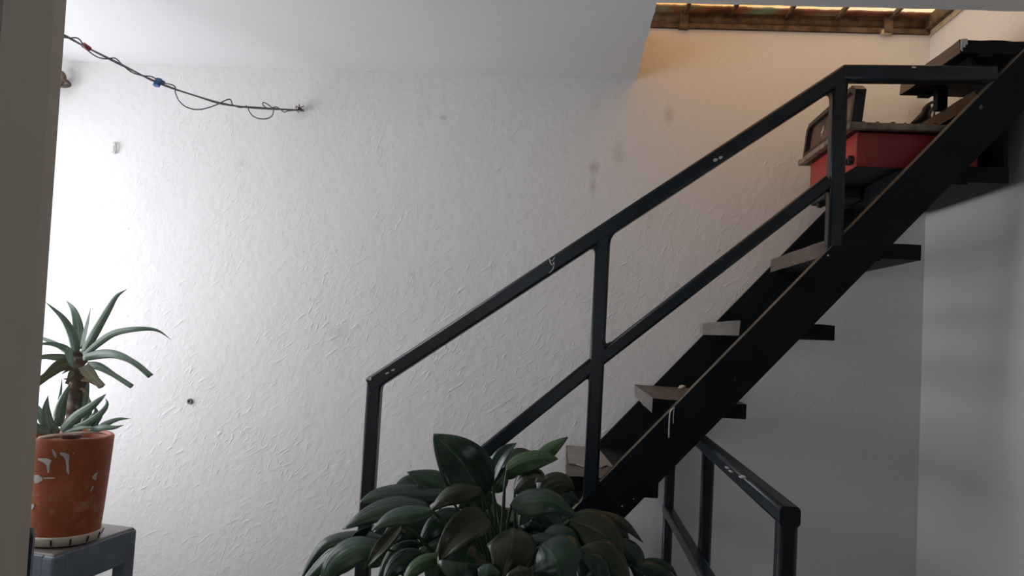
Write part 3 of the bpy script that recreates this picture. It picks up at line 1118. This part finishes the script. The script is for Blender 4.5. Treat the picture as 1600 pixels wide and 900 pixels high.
sA = YA / FPX
ALOE = [   # px polyline (x, y, offset towards the camera in cm), half width px, roll, material
    ([(118, 552, 0), (113, 525, 1), (98, 497, 3), (70, 471, 5)], 8.5, 0.5, 'aloe'),
    ([(124, 545, -2), (122, 510, -3), (115, 485, -4), (103, 469, -6)], 8.0, 0.2, 'aloe'),
    ([(128, 542, -1), (134, 515, -2), (138, 498, -3), (142, 480, -3)], 4.0, 0.8, 'aloe'),
    ([(130, 552, 1), (148, 520, 2), (168, 485, 2), (182, 463, 2), (198, 452, 1)], 8.0, 0.6, 'aloe'),
    ([(132, 555, 2), (155, 535, 3), (180, 520, 4), (215, 514, 5), (245, 516, 4), (268, 531, 3)], 6.5, 0.55, 'aloe'),
    ([(132, 558, 3), (160, 553, 5), (185, 555, 7), (212, 568, 8), (236, 588, 8)], 8.0, 0.45, 'aloe'),
    ([(135, 570, 2), (155, 573, 4), (178, 586, 5), (206, 604, 6)], 6.5, 0.3, 'aloe'),
    ([(130, 572, 4), (140, 584, 6), (150, 594, 7), (159, 604, 8)], 9.0, 0.2, 'aloe_dry'),
    ([(112, 560, 3), (90, 558, 5), (66, 558, 6), (40, 568, 6)], 6.5, 0.5, 'aloe'),
    ([(112, 556, -2), (95, 542, -3), (70, 530, -4), (45, 522, -5)], 5.0, 0.4, 'aloe'),
    ([(112, 566, 4), (92, 572, 6), (72, 588, 8), (48, 605, 9)], 10.0, 0.3, 'aloe_dry'),
    ([(114, 552, 3), (98, 542, 4), (78, 537, 5), (50, 538, 6)], 5.5, 0.5, 'aloe'),
    ([(110, 545, 5), (108, 555, 6), (112, 568, 6.5), (117, 578, 6)], 6.0, 0.2, 'aloe'),
    ([(113, 580, 5), (109, 590, 6), (104, 600, 6)], 4.5, 0.1, 'aloe_dry'),
]
PUPS = [
    ([(88, 678, 5), (76, 665, 6), (72, 640, 6.5), (75, 618, 7)], 9.5, 0.1, 'aloe'),
    ([(90, 665, 4), (94, 640, 5), (101, 618, 6), (110, 598, 6)], 8.5, 0.2, 'aloe'),
    ([(98, 672, 6), (118, 652, 7.5), (140, 637, 8), (156, 624, 8), (166, 615, 7)], 8.0, 0.35, 'aloe'),
    ([(110, 672, 5), (138, 660, 6), (158, 645, 6), (167, 632, 5), (165, 622, 4)], 6.0, 0.4, 'aloe'),
    ([(85, 670, 5), (90, 640, 5), (95, 610, 4), (97, 590, 3)], 3.2, 0.3, 'aloe'),
    ([(130, 650, 0), (132, 630, 0), (136, 605, 0), (138, 590, -1)], 6.0, 0.3, 'aloe'),
    ([(120, 655, 0), (120, 640, 1), (116, 625, 1), (110, 605, 2)], 3.5, 0.3, 'aloe'),
    ([(140, 665, 3), (145, 655, 3), (150, 645, 3), (148, 634, 3)], 7.0, 0.2, 'aloe'),
    ([(130, 662, 2), (137, 648, 2), (140, 633, 2), (139, 620, 2)], 6.0, 0.3, 'aloe'),
    ([(150, 672, 5), (166, 662, 6), (185, 655, 6), (205, 654, 5)], 5.0, 0.4, 'aloe'),
    ([(140, 672, 6), (160, 668, 8), (178, 668, 8.5), (194, 664, 8)], 5.5, 0.45, 'aloe'),
    ([(80, 676, 6), (62, 670, 7), (48, 660, 8), (30, 655, 8)], 7.0, 0.4, 'aloe'),
    ([(78, 668, 3), (68, 655, 3), (60, 640, 3), (48, 625, 3)], 8.0, 0.3, 'aloe'),
    ([(100, 676, 6), (118, 670, 7), (135, 668, 8), (152, 670, 8)], 4.5, 0.5, 'aloe'),
    ([(148, 668, 3), (152, 660, 3), (157, 654, 3), (161, 650, 3)], 3.0, 0.3, 'aloe'),
]
tr_pts = [at(px, py, YA - dy) for px, py, dy in ((110, 684, 0.0), (114, 655, 0.0), (117, 625, 0.0), (121, 597, 0.005), (123, 570, 0.005), (122, 552, 0.0))]
bm = bmesh.new()
add_tube(bm, smooth_path(tr_pts, 10), lambda t: (15 - 4 * t) * sA * (0.92 + 0.06 * math.sin(t * 46)), 12)
for v in bm.verts:
    v.co += Vector((noise.noise(v.co * 70), noise.noise(v.co * 70 + Vector((3, 1, 0))), 0)) * 0.007
obj('trunk', bm, M['trunk'], al, True)
for (pp, w, r, m) in ALOE + PUPS:
    bm = bmesh.new()
    add_aloe_leaf(bm, [at(x, y, YA - k * 0.01) for x, y, k in pp], w * 1.12 * sA, 0.30, roll=r, chopped=(m == 'aloe_dry' or pp[-1][0] in (206, 236)))
    obj('leaf', bm, M[m], al)
for (a, b, w) in (((118, 575), (96, 585), 4), ((128, 592), (150, 603), 5), ((120, 600), (98, 592), 4), ((126, 582), (152, 586), 4), ((118, 610), (100, 612), 3), ((126, 606), (140, 622), 3)):
    bm = bmesh.new()
    pa, pb = at(a[0], a[1], YA - 0.015), at(b[0], b[1], YA - 0.03)
    add_aloe_leaf(bm, [pa, pa.lerp(pb, 0.5) + Vector((0, 0, 0.004)), pb], w * sA, 0.12, roll=0.5)
    obj('dry_husk', bm, M['husk'], al)
for (pp, w) in (([(100, 678, 7), (125, 676, 10), (150, 676, 10.8), (172, 680, 9)], 2.5), ([(60, 684, 9), (85, 680, 10.5), (110, 679, 11), (135, 680, 11)], 2.5)):
    bm = bmesh.new()
    add_aloe_leaf(bm, [at(x, y, YA - k * 0.01) for x, y, k in pp], w * sA, 0.25, roll=0.2)
    obj('dry_leaf', bm, M['husk'], al)

# ------------------------------------------------------------------ broad-leaved lily in the foreground
YP = 1.50
LILY = [   # polyline base -> tip (px, py, cm towards the camera), half width px, roll, material, fold
    ([(790, 850, 0), (757, 775, 4), (735, 742, 6), (708, 708, 6), (678, 678, 4)], 34, 0.15, 'leaf', 0.18),
    ([(770, 830, -4), (712, 770, -4), (675, 750, -4), (636, 738, -4)], 17, 0.5, 'leaf_g', -0.2),
    ([(760, 830, -8), (660, 760, -10), (636, 755, -10), (613, 768, -10)], 13, 0.4, 'leaf', -0.2),
    ([(770, 840, -2), (700, 772, -2), (630, 770, -2), (590, 774, -2), (561, 785, -2)], 15, 0.6, 'leaf', -0.25),
    ([(765, 850, 2), (672, 792, 2), (620, 790, 2), (575, 803, 2), (535, 827, 2)], 15, 0.55, 'leaf', -0.25),
    ([(765, 850, 4), (680, 798, 5), (640, 803, 6), (608, 810, 6), (580, 829, 6)], 13, 0.5, 'leaf_g', -0.3),
    ([(780, 840, 6), (753, 763, 9), (722, 766, 11), (694, 778, 12), (672, 799, 12)], 13, 0.5, 'leaf_o', -0.35),
    ([(740, 880, -4), (600, 840, -6), (560, 837, -6), (515, 845, -6), (490, 870, -6), (470, 906, -6)], 9, 0.6, 'leaf', -0.3),
    ([(740, 880, 0), (600, 850, 0), (558, 850, 0), (520, 868, 0), (494, 890, 0), (470, 915, 0)], 12, 0.6, 'leaf', -0.3),
    ([(740, 890, 4), (600, 856, 5), (560, 856, 6), (530, 872, 6), (512, 895, 6), (500, 935, 5)], 19, 0.45, 'leaf_g', -0.3),
    ([(640, 880, -2), (545, 850, -2), (560, 838, -2), (570, 830, -2), (580, 823, -2)], 7, 0.3, 'leaf', 0.2),
    ([(720, 850, 4), (628, 820, 7), (605, 846, 9), (588, 866, 10), (572, 887, 10)], 9, 0.4, 'leaf_o', 0.35),
    ([(730, 860, 2), (632, 822, 4), (625, 832, 6), (620, 840, 6), (615, 848, 6)], 7, 0.3, 'leaf', 0.2),
    ([(640, 900, -8), (600, 880, -8), (585, 870, -8), (574, 872, -8), (568, 890, -8)], 18, 0.2, 'leaf_b', 0.1),
    ([(800, 840, -10), (836, 722, -12), (852, 708, -12), (868, 696, -12), (887, 683, -12)], 11, 0.3, 'leaf_b', -0.3),
    ([(790, 850, -2), (790, 736, -3), (815, 722, -3), (845, 715, -3), (872, 717, -3)], 15, 0.45, 'leaf_b', -0.35),
    ([(790, 850, 0), (769, 752, 1), (776, 728, 1), (790, 706, 1), (807, 692, 0)], 10, 0.6, 'leaf_g', 0.3),
    ([(800, 850, -12), (788, 748, -14), (800, 728, -14), (812, 712, -14), (836, 709, -14)], 17, 0.3, 'leaf_o', -0.2),
    ([(800, 850, -4), (803, 770, -3), (820, 752, -2), (838, 744, -2), (850, 752, -1)], 16, 0.4, 'leaf_o', -0.3),
    ([(810, 850, -10), (843, 778, -10), (862, 762, -10), (880, 756, -10), (898, 764, -10)], 21, 0.25, 'leaf_o', -0.2),
    ([(800, 850, 4), (797, 790, 6), (828, 783, 8), (864, 784, 9), (903, 808, 9)], 18, 0.4, 'leaf_g', -0.3),
    ([(790, 850, 6), (766, 810, 10), (735, 820, 13), (707, 845, 15), (687, 876, 15)], 20, 0.3, 'leaf_o', 0.3),
    ([(795, 860, 8), (800, 824, 12), (800, 845, 15), (794, 872, 17), (780, 925, 18)], 30, 0.1, 'leaf_o', -0.25),
    ([(800, 860, 6), (828, 838, 9), (865, 843, 11), (895, 851, 12), (911, 870, 12)], 10, 0.5, 'leaf', -0.3),
    ([(800, 870, 8), (845, 850, 12), (862, 866, 15), (872, 888, 17), (880, 940, 17)], 36, 0.1, 'leaf_g', -0.25),
    ([(810, 860, 2), (888, 812, 2), (926, 824, 4), (952, 846, 6), (970, 890, 7)], 27, 0.25, 'leaf_o', -0.3),
    ([(810, 860, -4), (895, 806, -4), (940, 807, -4), (975, 818, -4), (1005, 848, -4)], 9, 0.55, 'leaf_o', -0.3),
    ([(815, 865, -4), (915, 815, -6), (945, 824, -6), (968, 834, -6), (984, 852, -6)], 17, 0.2, 'leaf', -0.2),
    ([(815, 870, 4), (905, 858, 7), (938, 872, 9), (962, 892, 10), (985, 930, 10)], 27, 0.2, 'leaf_o', -0.3),
    ([(815, 880, -4), (975, 884, -4), (1020, 877, -4), (1045, 885, -4), (1060, 905, -4)], 5, 0.4, 'leaf', -0.2),
    ([(815, 885, 0), (985, 882, 0), (1015, 886, 0), (1040, 897, 0), (1065, 920, 0)], 11, 0.5, 'leaf', -0.3),
    ([(815, 875, 0), (965, 846, 0), (985, 862, 0), (996, 880, 0), (1002, 925, 0)], 15, 0.3, 'leaf', -0.3),
    ([(780, 870, 6), (738, 852, 12), (730, 870, 15), (728, 892, 17), (735, 950, 18)], 36, 0.1, 'leaf', -0.2),
    ([(770, 880, 6), (692, 870, 12), (664, 876, 14), (642, 893, 15), (625, 925, 15)], 10, 0.45, 'leaf_b', -0.35),
    ([(770, 880, 2), (660, 862, 6), (634, 872, 8), (612, 890, 9), (595, 925, 9)], 14, 0.35, 'leaf', -0.3),
    ([(770, 880, 0), (650, 845, 2), (622, 862, 4), (605, 880, 4), (590, 912, 4)], 11, 0.3, 'leaf', -0.3),
    ([(800, 880, 12), (812, 884, 19), (814, 894, 20), (818, 905, 20), (822, 940, 20)], 18, 0.1, 'leaf_o', -0.3),
    ([(790, 880, 10), (765, 880, 18), (762, 892, 19), (760, 905, 19), (756, 950, 19)], 14, 0.3, 'leaf_g', -0.3),
    ([(780, 880, 4), (700, 862, 10), (690, 880, 12), (684, 900, 12), (680, 950, 12)], 24, 0.2, 'leaf', -0.3),
    ([(800, 870, 4), (905, 868, 10), (925, 890, 12), (938, 915, 12), (945, 950, 12)], 24, 0.2, 'leaf', -0.3),
    # inner leaves that close the crown
    ([(780, 870, -4), (725, 800, -2), (695, 812, 0), (672, 830, 1), (655, 855, 1)], 17, 0.3, 'leaf', -0.3),
    ([(790, 870, -6), (770, 790, -8), (752, 778, -8), (735, 780, -8), (716, 795, -8)], 17, 0.3, 'leaf', -0.2),
    ([(800, 870, -6), (822, 800, -8), (842, 800, -6), (862, 812, -5), (880, 835, -4)], 20, 0.3, 'leaf', -0.3),
    ([(800, 870, -10), (770, 770, -14), (775, 755, -14), (783, 745, -14), (790, 730, -14)], 18, 0.2, 'leaf', 0.2),
    ([(790, 870, -10), (730, 780, -14), (715, 770, -14), (690, 768, -14), (665, 775, -14)], 18, 0.2, 'leaf', -0.2),
    ([(810, 870, -12), (860, 800, -16), (875, 785, -16), (888, 778, -16), (905, 785, -16)], 18, 0.2, 'leaf', -0.2),
    ([(760, 880, -10), (680, 825, -12), (650, 820, -12), (622, 826, -12), (595, 845, -12)], 20, 0.2, 'leaf', -0.2),
    ([(760, 890, -10), (660, 860, -12), (630, 855, -12), (600, 862, -12), (570, 885, -12)], 20, 0.2, 'leaf', -0.2),
    ([(820, 890, -8), (900, 850, -10), (930, 848, -10), (955, 858, -10), (978, 885, -10)], 22, 0.2, 'leaf', -0.2),
    ([(790, 880, 2), (748, 830, 4), (725, 832, 6), (700, 845, 7), (680, 868, 7)], 17, 0.3, 'leaf', -0.3),
    ([(800, 880, 0), (850, 832, 2), (872, 838, 4), (892, 850, 5), (905, 880, 5)], 20, 0.2, 'leaf', -0.3),
]

rl = random.Random(5)
for k in range(16):          # deep shaded leaves inside the clump
    a = math.pi * (0.08 + 0.84 * (k + rl.random() * 0.6) / 16)
    dx, dy = math.cos(a), math.sin(a)
    r0, r1 = rl.uniform(30, 70), rl.uniform(130, 200)
    c = rl.uniform(-16, -4)
    LILY.append(([(795, 900, 0), (795 + dx * r0, 900 - dy * r0 * 0.9, c), (795 + dx * (r0 + r1) * 0.5, 892 - dy * (r0 + r1) * 0.36, c), (795 + dx * r1 * 0.85, 897 - dy * r1 * 0.42, c), (795 + dx * r1, 905 - dy * r1 * 0.36, c)], rl.uniform(17, 24), rl.uniform(0.1, 0.4), 'leaf', -0.25))


def add_lily_leaf(bm, P, hw, roll, fold, s0):
    """broad pointed blade on the part of the path after s0"""
    n = len(P) - 1
    rows = []
    cols = [-1, -0.72, -0.38, -0.06, 0.06, 0.38, 0.72, 1]
    view = (P[n // 2] - EYE).normalized()
    for i, p in enumerate(P):
        t = i / n
        tg = (P[min(i + 1, n)] - P[max(i - 1, 0)]).normalized()
        s = tg.cross(view).normalized()
        nn = s.cross(tg).normalized()
        if nn.dot(view) > 0:
            nn = -nn
        s2 = s * math.cos(roll) + nn * math.sin(roll)
        n2 = nn * math.cos(roll) - s * math.sin(roll)
        w = hw * max(0.02, (math.sin(math.pi * min(1, t ** 0.72)) ** 0.8) if t < 1 else 0.0)
        w = max(w, 0.0006)
        wav = 0.10 * hw * math.sin(t * 9 + s0)
        rows.append([bm.verts.new(p + s2 * w * u + n2 * (fold * w * abs(u) ** 1.3 + wav * u * abs(u) * 0.5)) for u in cols])
    uvl = bm.loops.layers.uv.verify()
    for i in range(n):
        for j in range(len(cols) - 1):
            f = bm.faces.new((rows[i][j], rows[i][j + 1], rows[i + 1][j + 1], rows[i + 1][j]))
            f.smooth = True
            for lp, (u, v) in zip(f.loops, ((cols[j], i / n), (cols[j + 1], i / n), (cols[j + 1], (i + 1) / n), (cols[j], (i + 1) / n))):
                lp[uvl].uv = (0.5 + 0.5 * u, v)


pl_c = at(795, 900, YP)
PZ = 0.66
ly = thing('potted_lily', 'lush dark green broad-leaved plant in front of the stair foot', 'plant', (pl_c.x, YP, FLOOR))
bm = bmesh.new()
ph = PZ - FLOOR
add_lathe(bm, [(0.11, 0.0), (0.125, 0.01), (0.155, ph - 0.05), (0.168, ph - 0.045), (0.170, ph), (0.155, ph), (0.150, ph - 0.05)], (pl_c.x, YP, FLOOR), 40)
obj('planter', bm, M['planter'], ly)
bm = bmesh.new()
add_lathe(bm, [(0.004, PZ - 0.026), (0.148, PZ - 0.03)], (pl_c.x, YP, 0), 32)
obj('soil', bm, M['soil'], ly)
for k, (pp, hw, roll, m, fold) in enumerate(LILY):
    s = YP / FPX
    pts = [at(x, y, YP - c * 0.01) for x, y, c in pp]
    sgn = 1 if (pp[-1][0] < 790) else -1
    blade = smooth_path(pts[1:], 6)
    bm = bmesh.new()
    add_lily_leaf(bm, blade, hw * 1.13 * s / math.cos(roll), roll * sgn, -abs(fold) if fold < 0 else fold, k * 1.3)
    lf = obj('leaf', bm, M[m], ly)
    md = lf.modifiers.new('thickness', 'SOLIDIFY')
    md.thickness = 0.0012
    md.offset = 0.0
    # stalk from the soil to the blade
    root = Vector((pl_c.x + random.uniform(-0.05, 0.05), YP + random.uniform(-0.05, 0.05), PZ - 0.03))
    bm = bmesh.new()
    mid = pts[0].lerp(root, 0.35)
    a = pts[1]
    add_tube(bm, smooth_path([root, mid, a.lerp(mid, 0.25) + Vector((0, 0, 0.01)), a + (blade[1] - blade[0]) * 0.5], 5), lambda t: 0.0042 - 0.0018 * t, 6)
    obj('leaf_stalk', bm, M['stalk'], lf)

# ------------------------------------------------------------------ cables under the ceiling
def wy(px): return 1.9 + (2.585 - 1.9) * (px - 98) / (470 - 98)
def wp(px, py, dy=0.0): return at(px, py, wy(px) - dy)


cb = thing('cable', 'thin twisted cables strung from the wall hook across under the ceiling', 'cable', wp(470, 172))
main = [(-60, 2), (40, 33), (98, 55), (135, 74), (190, 101), (245, 129), (300, 148), (350, 162), (400, 169), (470, 172)]
bm = bmesh.new()
add_tube(bm, smooth_path([wp(*p) for p in main], 8), 0.0030, 6)
obj('taut_cable', bm, M['wire_b'], cb)
loose = [(-60, 6), (40, 38), (98, 58), (122, 60), (134, 76), (150, 88), (165, 92), (180, 91), (192, 102), (206, 113), (222, 118), (238, 120), (250, 128), (272, 134), (274, 145),
         (280, 158), (293, 168), (312, 171), (335, 165), (358, 155), (364, 164), (376, 168), (386, 166), (390, 175), (398, 183), (412, 186), (424, 182), (427, 172), (421, 165), (412, 160), (411, 164), (420, 170),
         (430, 167), (437, 170), (444, 175), (452, 173), (470, 172)]
bm = bmesh.new()
add_tube(bm, smooth_path([wp(x, y, 0.006 + 0.004 * math.sin(i * 1.7)) for i, (x, y) in enumerate(loose)], 5), 0.0020, 6)
obj('loose_wire', bm, M['wire'], cb)
bm = bmesh.new()
add_tube(bm, smooth_path([wp(p[0], p[1] + 1.8 * math.sin(i * 2.1), 0.003) for i, p in enumerate(main)], 8), 0.0018, 6)
obj('taut_cable', bm, M['wire'], cb)
bm = bmesh.new()
add_bar(bm, wp(130, 70, 0.002), wp(140, 77, 0.002), 0.014, 0.014, rad=0.004)
obj('red_tape', bm, M['redtape'], cb)
bm = bmesh.new()
add_bar(bm, wp(249, 124, 0.004), wp(244, 134, 0.004), 0.020, 0.013, rad=0.005)
add_bar(bm, wp(249, 127, 0.002), wp(256, 130, 0.002), 0.013, 0.012, rad=0.004)
obj('blue_clip', bm, M['blue'], cb)
bm = bmesh.new()
p = at(472, 172, 2.6)
add_bar(bm, (p.x, 2.60, p.z), (p.x - 0.002, 2.57, p.z), 0.006, 0.006)
for a in (0.3, 1.5, 2.6, 3.9, 5.2):
    add_tube(bm, [(p.x - 0.002, 2.578, p.z), (p.x - 0.002 + 0.012 * math.cos(a), 2.572, p.z + 0.012 * math.sin(a)), (p.x + 0.016 * math.cos(a + 0.5), 2.585, p.z + 0.014 * math.sin(a + 0.5))], 0.0018, 5)
obj('wall_hook', bm, M['rust'], cb)

# ------------------------------------------------------------------ small things fixed to the back wall
bm = bmesh.new()
s = 2.6 / FPX
def wl(px, py, d=0.01): return at(px, py, 2.6 - d)
add_tube(bm, smooth_path([wl(88, 116, 0.03), wl(96, 114, 0.03), (wl(100, 120, 0.03)), wl(98, 127, 0.03), wl(90, 130, 0.03)], 5), 0.008, 8)
add_tube(bm, smooth_path([wl(92, 134, 0.01), wl(98, 126, 0.03), wl(104, 127, 0.04), wl(109, 133, 0.03), wl(102, 135, 0.03), wl(95, 134, 0.0)], 5), 0.006, 8)
tag(obj('wall_bracket', bm, M['rust'], None, True), 'small rusty bracket on the back wall under the ceiling beside the door frame', 'bracket')
bm = bmesh.new()
add_tube(bm, smooth_path([wl(175, 238, 0.004), wl(179, 239, 0.006), (wl(181, 232, 0.01)), wl(180, 224, 0.008), wl(176, 224, 0.004)], 5), 0.003, 8)
add_box(bm, wl(176, 236).x - 0.005, wl(176, 236).x + 0.003, 2.594, 2.60, wl(176, 238).z, wl(176, 226).z, bev=0.001)
tag(obj('wall_hook', bm, M['white_paint'], None, True), 'small paint-covered hook on the bare wall below the strung cables', 'hook')
bm = bmesh.new()
c = wl(297, 627, 0.0)
add_lathe(bm, [(0.0095, 0.0), (0.0095, 0.006), (0.0045, 0.006), (0.0045, 0.002)], (0, 0, 0), 16)
bmesh.ops.rotate(bm, verts=bm.verts, cent=(0, 0, 0), matrix=Matrix.Rotation(math.radians(90), 3, 'X'))
bmesh.ops.translate(bm, verts=bm.verts, vec=(c.x, 2.6, c.z))
tag(obj('wall_plug', bm, M['wire']), 'grey wall plug sunk in the white wall right of the aloe', 'plug')
bm = bmesh.new()
a, b = wl(549, 861), wl(562, 879)
add_box(bm, a.x, b.x + 0.02, 2.590, 2.60, b.z, a.z, bev=0.003)
so = obj('wall_socket', bm, M['cream'])
tag(so, 'cream socket plate on the back wall, half hidden behind the leftmost railing post', 'socket')

# ------------------------------------------------------------------ chair whose back just peeks past the door frame
q0 = at(52, 820, 1.15)
ch = thing('chair', 'dark navy chair, only the edge of its back showing beside the door frame', 'chair', (q0.x - 0.2, 1.0, FLOOR))
xr = q0.x
ztop = q0.z
bm = bmesh.new()
add_box(bm, xr - 0.38, xr, 1.13, 1.17, ztop - 0.34, ztop, bev=0.018)
obj('backrest', bm, M['navy'], ch)
bm = bmesh.new()
add_box(bm, xr - 0.40, xr + 0.0, 0.80, 1.16, 0.31, 0.36, bev=0.018)
obj('seat', bm, M['navy'], ch)
for (x, y, z1) in ((xr - 0.37, 0.83, 0.31), (xr - 0.03, 0.83, 0.31), (xr - 0.37, 1.15, ztop - 0.30), (xr - 0.03, 1.15, ztop - 0.30)):
    bm = bmesh.new()
    add_bar(bm, (x, y, FLOOR), (x, y, z1), 0.022, 0.022, rad=0.006)
    obj('leg', bm, M['steel'], ch)
